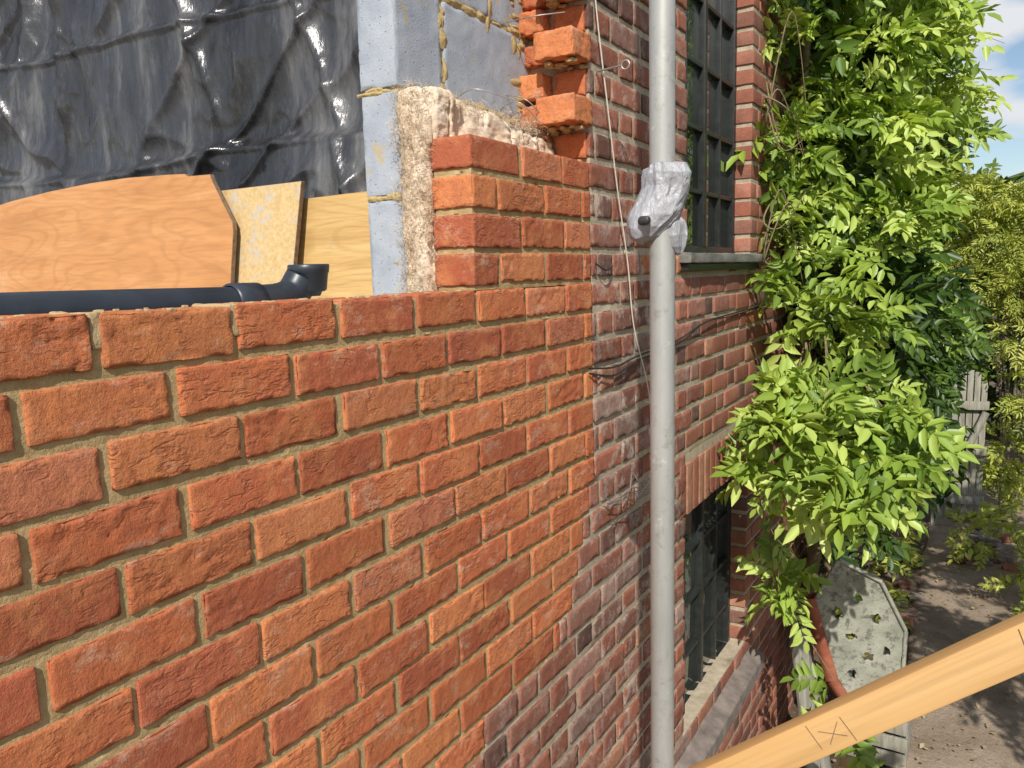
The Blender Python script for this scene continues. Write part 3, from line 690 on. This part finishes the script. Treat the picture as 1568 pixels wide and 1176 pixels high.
# ------------------------------------------------------------------ discarded panel with holes
pn=empty('discarded_panel')
def inpoly(x,z,poly):
    c=False;j=len(poly)-1
    for i in range(len(poly)):
        xi,zi=poly[i];xj,zj=poly[j]
        if (zi>z)!=(zj>z) and x<(xj-xi)*(z-zi)/(zj-zi)+xi:c=not c
        j=i
    return c
poly=[(.24,-1.88),(.36,-1.64),(.56,-1.76),(.68,-2.04),(.67,-2.36),(.44,-2.52),(.36,-2.38)]
def py_(x,z):return 4.62+.35*(x-.4)-.12*(z+2.9)
holes=[(.35,-1.96,.026,.04),(.45,-1.86,.022,.03),(.42,-2.10,.03,.022),(.54,-1.98,.024,.034),(.51,-2.22,.028,.03),(.43,-2.34,.02,.03),(.60,-2.18,.018,.03)]
n=130;xs=np.linspace(.2,.7,n);zs=np.linspace(-2.56,-1.62,int(n*1.9));V=[];F=[];ix={}
def vid(i,j,s):
    k=(i,j,s)
    if k not in ix:
        ix[k]=len(V);V.append((xs[i],py_(xs[i],zs[j])+(0.03 if s else 0),zs[j]))
    return ix[k]
cell={}
for i in range(n-1):
    for j in range(len(zs)-1):
        x=(xs[i]+xs[i+1])/2;z=(zs[j]+zs[j+1])/2
        wob=1+.35*math.sin(x*160+z*90)
        cell[i,j]=inpoly(x,z,poly) and all(((x-h[0])/h[2])**2+((z-h[1])/h[3])**2>wob for h in holes)
for (i,j),ok in cell.items():
    if not ok:continue
    F.append((vid(i,j,0),vid(i+1,j,0),vid(i+1,j+1,0),vid(i,j+1,0)))
    F.append((vid(i,j,1),vid(i,j+1,1),vid(i+1,j+1,1),vid(i+1,j,1)))
    for di,dj,e in ((-1,0,((i,j),(i,j+1))),(1,0,((i+1,j),(i+1,j+1))),(0,-1,((i,j),(i+1,j))),(0,1,((i,j+1),(i+1,j+1)))):
        if not cell.get((i+di,j+dj),False):
            p,q=e;F.append((vid(*p,0),vid(*q,0),vid(*q,1),vid(*p,1)))
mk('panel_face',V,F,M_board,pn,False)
a=Acc();PL=[(.225,-1.87),(.345,-2.39),(.43,-2.54)]
for (p,q) in zip(PL[:-1],PL[1:]):
    V,F=tube([(p[0]-.02,py_(*p)+.02,p[1]),(q[0]-.02,py_(*q)+.02,q[1])],.048,4);a.add(V,F)
a.make('edge_frame',M_red,pn)
a=Acc();fr=[(.235,-1.89),(.355,-1.63),(.565,-1.75),(.69,-2.04),(.68,-2.37),(.44,-2.54)]
for (p,q) in zip(fr[:-1],fr[1:]):
    V,F=tube([(p[0],py_(*p),p[1]),(q[0],py_(*q),q[1])],.014,4);a.add(V,F)
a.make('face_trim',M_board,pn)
cx=empty('wooden_crate');a=Acc()
for i in range(4):
    z=-2.92+i*.105
    for lo,hi in (((.36,4.68,z),(.72,4.70,z+.085)),((.36,5.02,z),(.72,5.04,z+.085)),((.36,4.705,z),(.38,5.015,z+.085)),((.70,4.705,z),(.72,5.015,z+.085))):
        V,F=rough_box(lo,hi,.1,.003,.002,20,i);a.add(V,F)
for x in (.385,.68):
    for y in (4.71,4.99):
        V,F=rough_box((x,y,-2.92),(x+.018,y+.024,-2.5),.1,.003,.002,20,1);a.add(V,F)
a.make('slats',M_grey,cx)
lp=empty('leaning_planks');a=Acc()
for i,(x,y,L,ro) in enumerate(((.30,4.25,.95,.10),(.36,4.35,.8,.16),(.30,4.75,1.0,.2))):
    V,F=rough_box((-.012,-.05,0),(.012,.05,L),.05,.003,.004,12,i);m=Matrix.Translation((x,y,-2.93))@Matrix.Rotation(-ro*1.2,4,'Y')@Matrix.Rotation(.5*i-.6,4,'Z')
    a.add(np.array([tuple(m@Vector(v)) for v in V]),F)
a.make('planks',M_grey,lp)
post=empty('wooden_post_stub')
V,F=rough_box((.50,3.62,-2.93),(.62,3.72,-2.33),.04,.006,.004,20,3);mk('post',V,F,M_pine,post)
a=Acc();b_=Acc()
for i in range(60):
    x,y=(R.uniform(.9,1.3),R.uniform(8.4,9.6)) if i<40 else (R.uniform(.2,.6),R.uniform(5.2,8))
    s=R.uniform(.02,.06);V,F=rough_box((x-s*1.4,y-s,-2.92),(x+s*1.4,y+s,-2.92+s*1.2),s*.5,s*.15,s*.4,30,R.rand()*40);(a if R.rand()<.5 else b_).add(V,F,(R.rand(),R.rand(),.3,1))
rbl=empty('rubble_pile');a.make('broken_bricks',M_old,rbl);b_.make('stones',M_sill,rbl)
m=1500;c=np.stack([R.uniform(.1,1.9,m),R.uniform(3.5,13,m),np.full(m,-2.885)],1);an=R.rand(m)*6.28;s=R.uniform(.008,.022,m)
u=np.stack([np.cos(an),np.sin(an),R.normal(0,.3,m)],1)*s[:,None];v=np.stack([-np.sin(an),np.cos(an),R.normal(0,.3,m)],1)*s[:,None]*.6
V=np.stack([c-u,c-v,c+u,c+v],1).reshape(-1,3);F=np.arange(m*4).reshape(m,4)
mk('leaf_litter',V,F,simple('dry_leaf',(.20,.14,.07),(.38,.30,.18),3,bump=0),None,False)
# ------------------------------------------------------------------ light + sky
w=bpy.data.worlds.new('World');sc.world=w;w.use_nodes=True;t=w.node_tree
bg=t.nodes['Background'];sky=t.nodes.new('ShaderNodeTexSky');sky.sky_type='NISHITA';sky.sun_disc=False
AZD=23.6;AZ=math.radians(AZD);EL=math.radians(41)
sky.sun_elevation=EL;sky.sun_rotation=math.radians(180-AZD);sky.altitude=50;sky.air_density=1.;sky.dust_density=.6
tc=t.nodes.new('ShaderNodeTexCoord');nz_=t.nodes.new('ShaderNodeTexNoise');nz_.inputs['Scale'].default_value=6;nz_.inputs['Detail'].default_value=6
mp=t.nodes.new('ShaderNodeMapping');mp.inputs['Scale'].default_value=(1,1,2.5);mp.inputs['Location'].default_value=(.1,0,.75)
t.links.new(tc.outputs['Generated'],mp.inputs[0]);t.links.new(mp.outputs[0],nz_.inputs['Vector'])
cr_=t.nodes.new('ShaderNodeValToRGB');cr_.color_ramp.elements[0].position=.45;cr_.color_ramp.elements[1].position=.62;t.links.new(nz_.outputs['Fac'],cr_.inputs[0])
mx=t.nodes.new('ShaderNodeMix');mx.data_type='RGBA';mx.inputs[7].default_value=(6.8,7.0,7.3,1)
t.links.new(cr_.outputs[0],mx.inputs[0]);t.links.new(sky.outputs[0],mx.inputs[6]);t.links.new(mx.outputs[2],bg.inputs[0]);bg.inputs[1].default_value=.115
sl_=bpy.data.lights.new('sun','SUN');sl_.energy=5;sl_.angle=math.radians(.5);sl_.color=(1,.955,.88)
so=bpy.data.objects.new('sun',sl_);sc.collection.objects.link(so)
dirv=Vector((-math.cos(EL)*math.sin(AZ),math.cos(EL)*math.cos(AZ),-math.sin(EL)));so.rotation_euler=dirv.to_track_quat('-Z','Y').to_euler()
# ------------------------------------------------------------------ camera
cam=bpy.data.cameras.new('camera');co=bpy.data.objects.new('camera',cam);sc.collection.objects.link(co);sc.camera=co
cam.sensor_width=36;cam.lens=36*1190/1568;cam.clip_start=.02;cam.clip_end=1000
Mx=Matrix(((.853,-.05036,.51948),(.52118,.13525,-.84266),(-.02782,.98953,.14161)))
co.matrix_world=Matrix.Translation((1,0,0))@Mx.to_quaternion().to_matrix().to_4x4()
sc.view_settings.view_transform='Standard';sc.view_settings.look='None';sc.view_settings.exposure=0
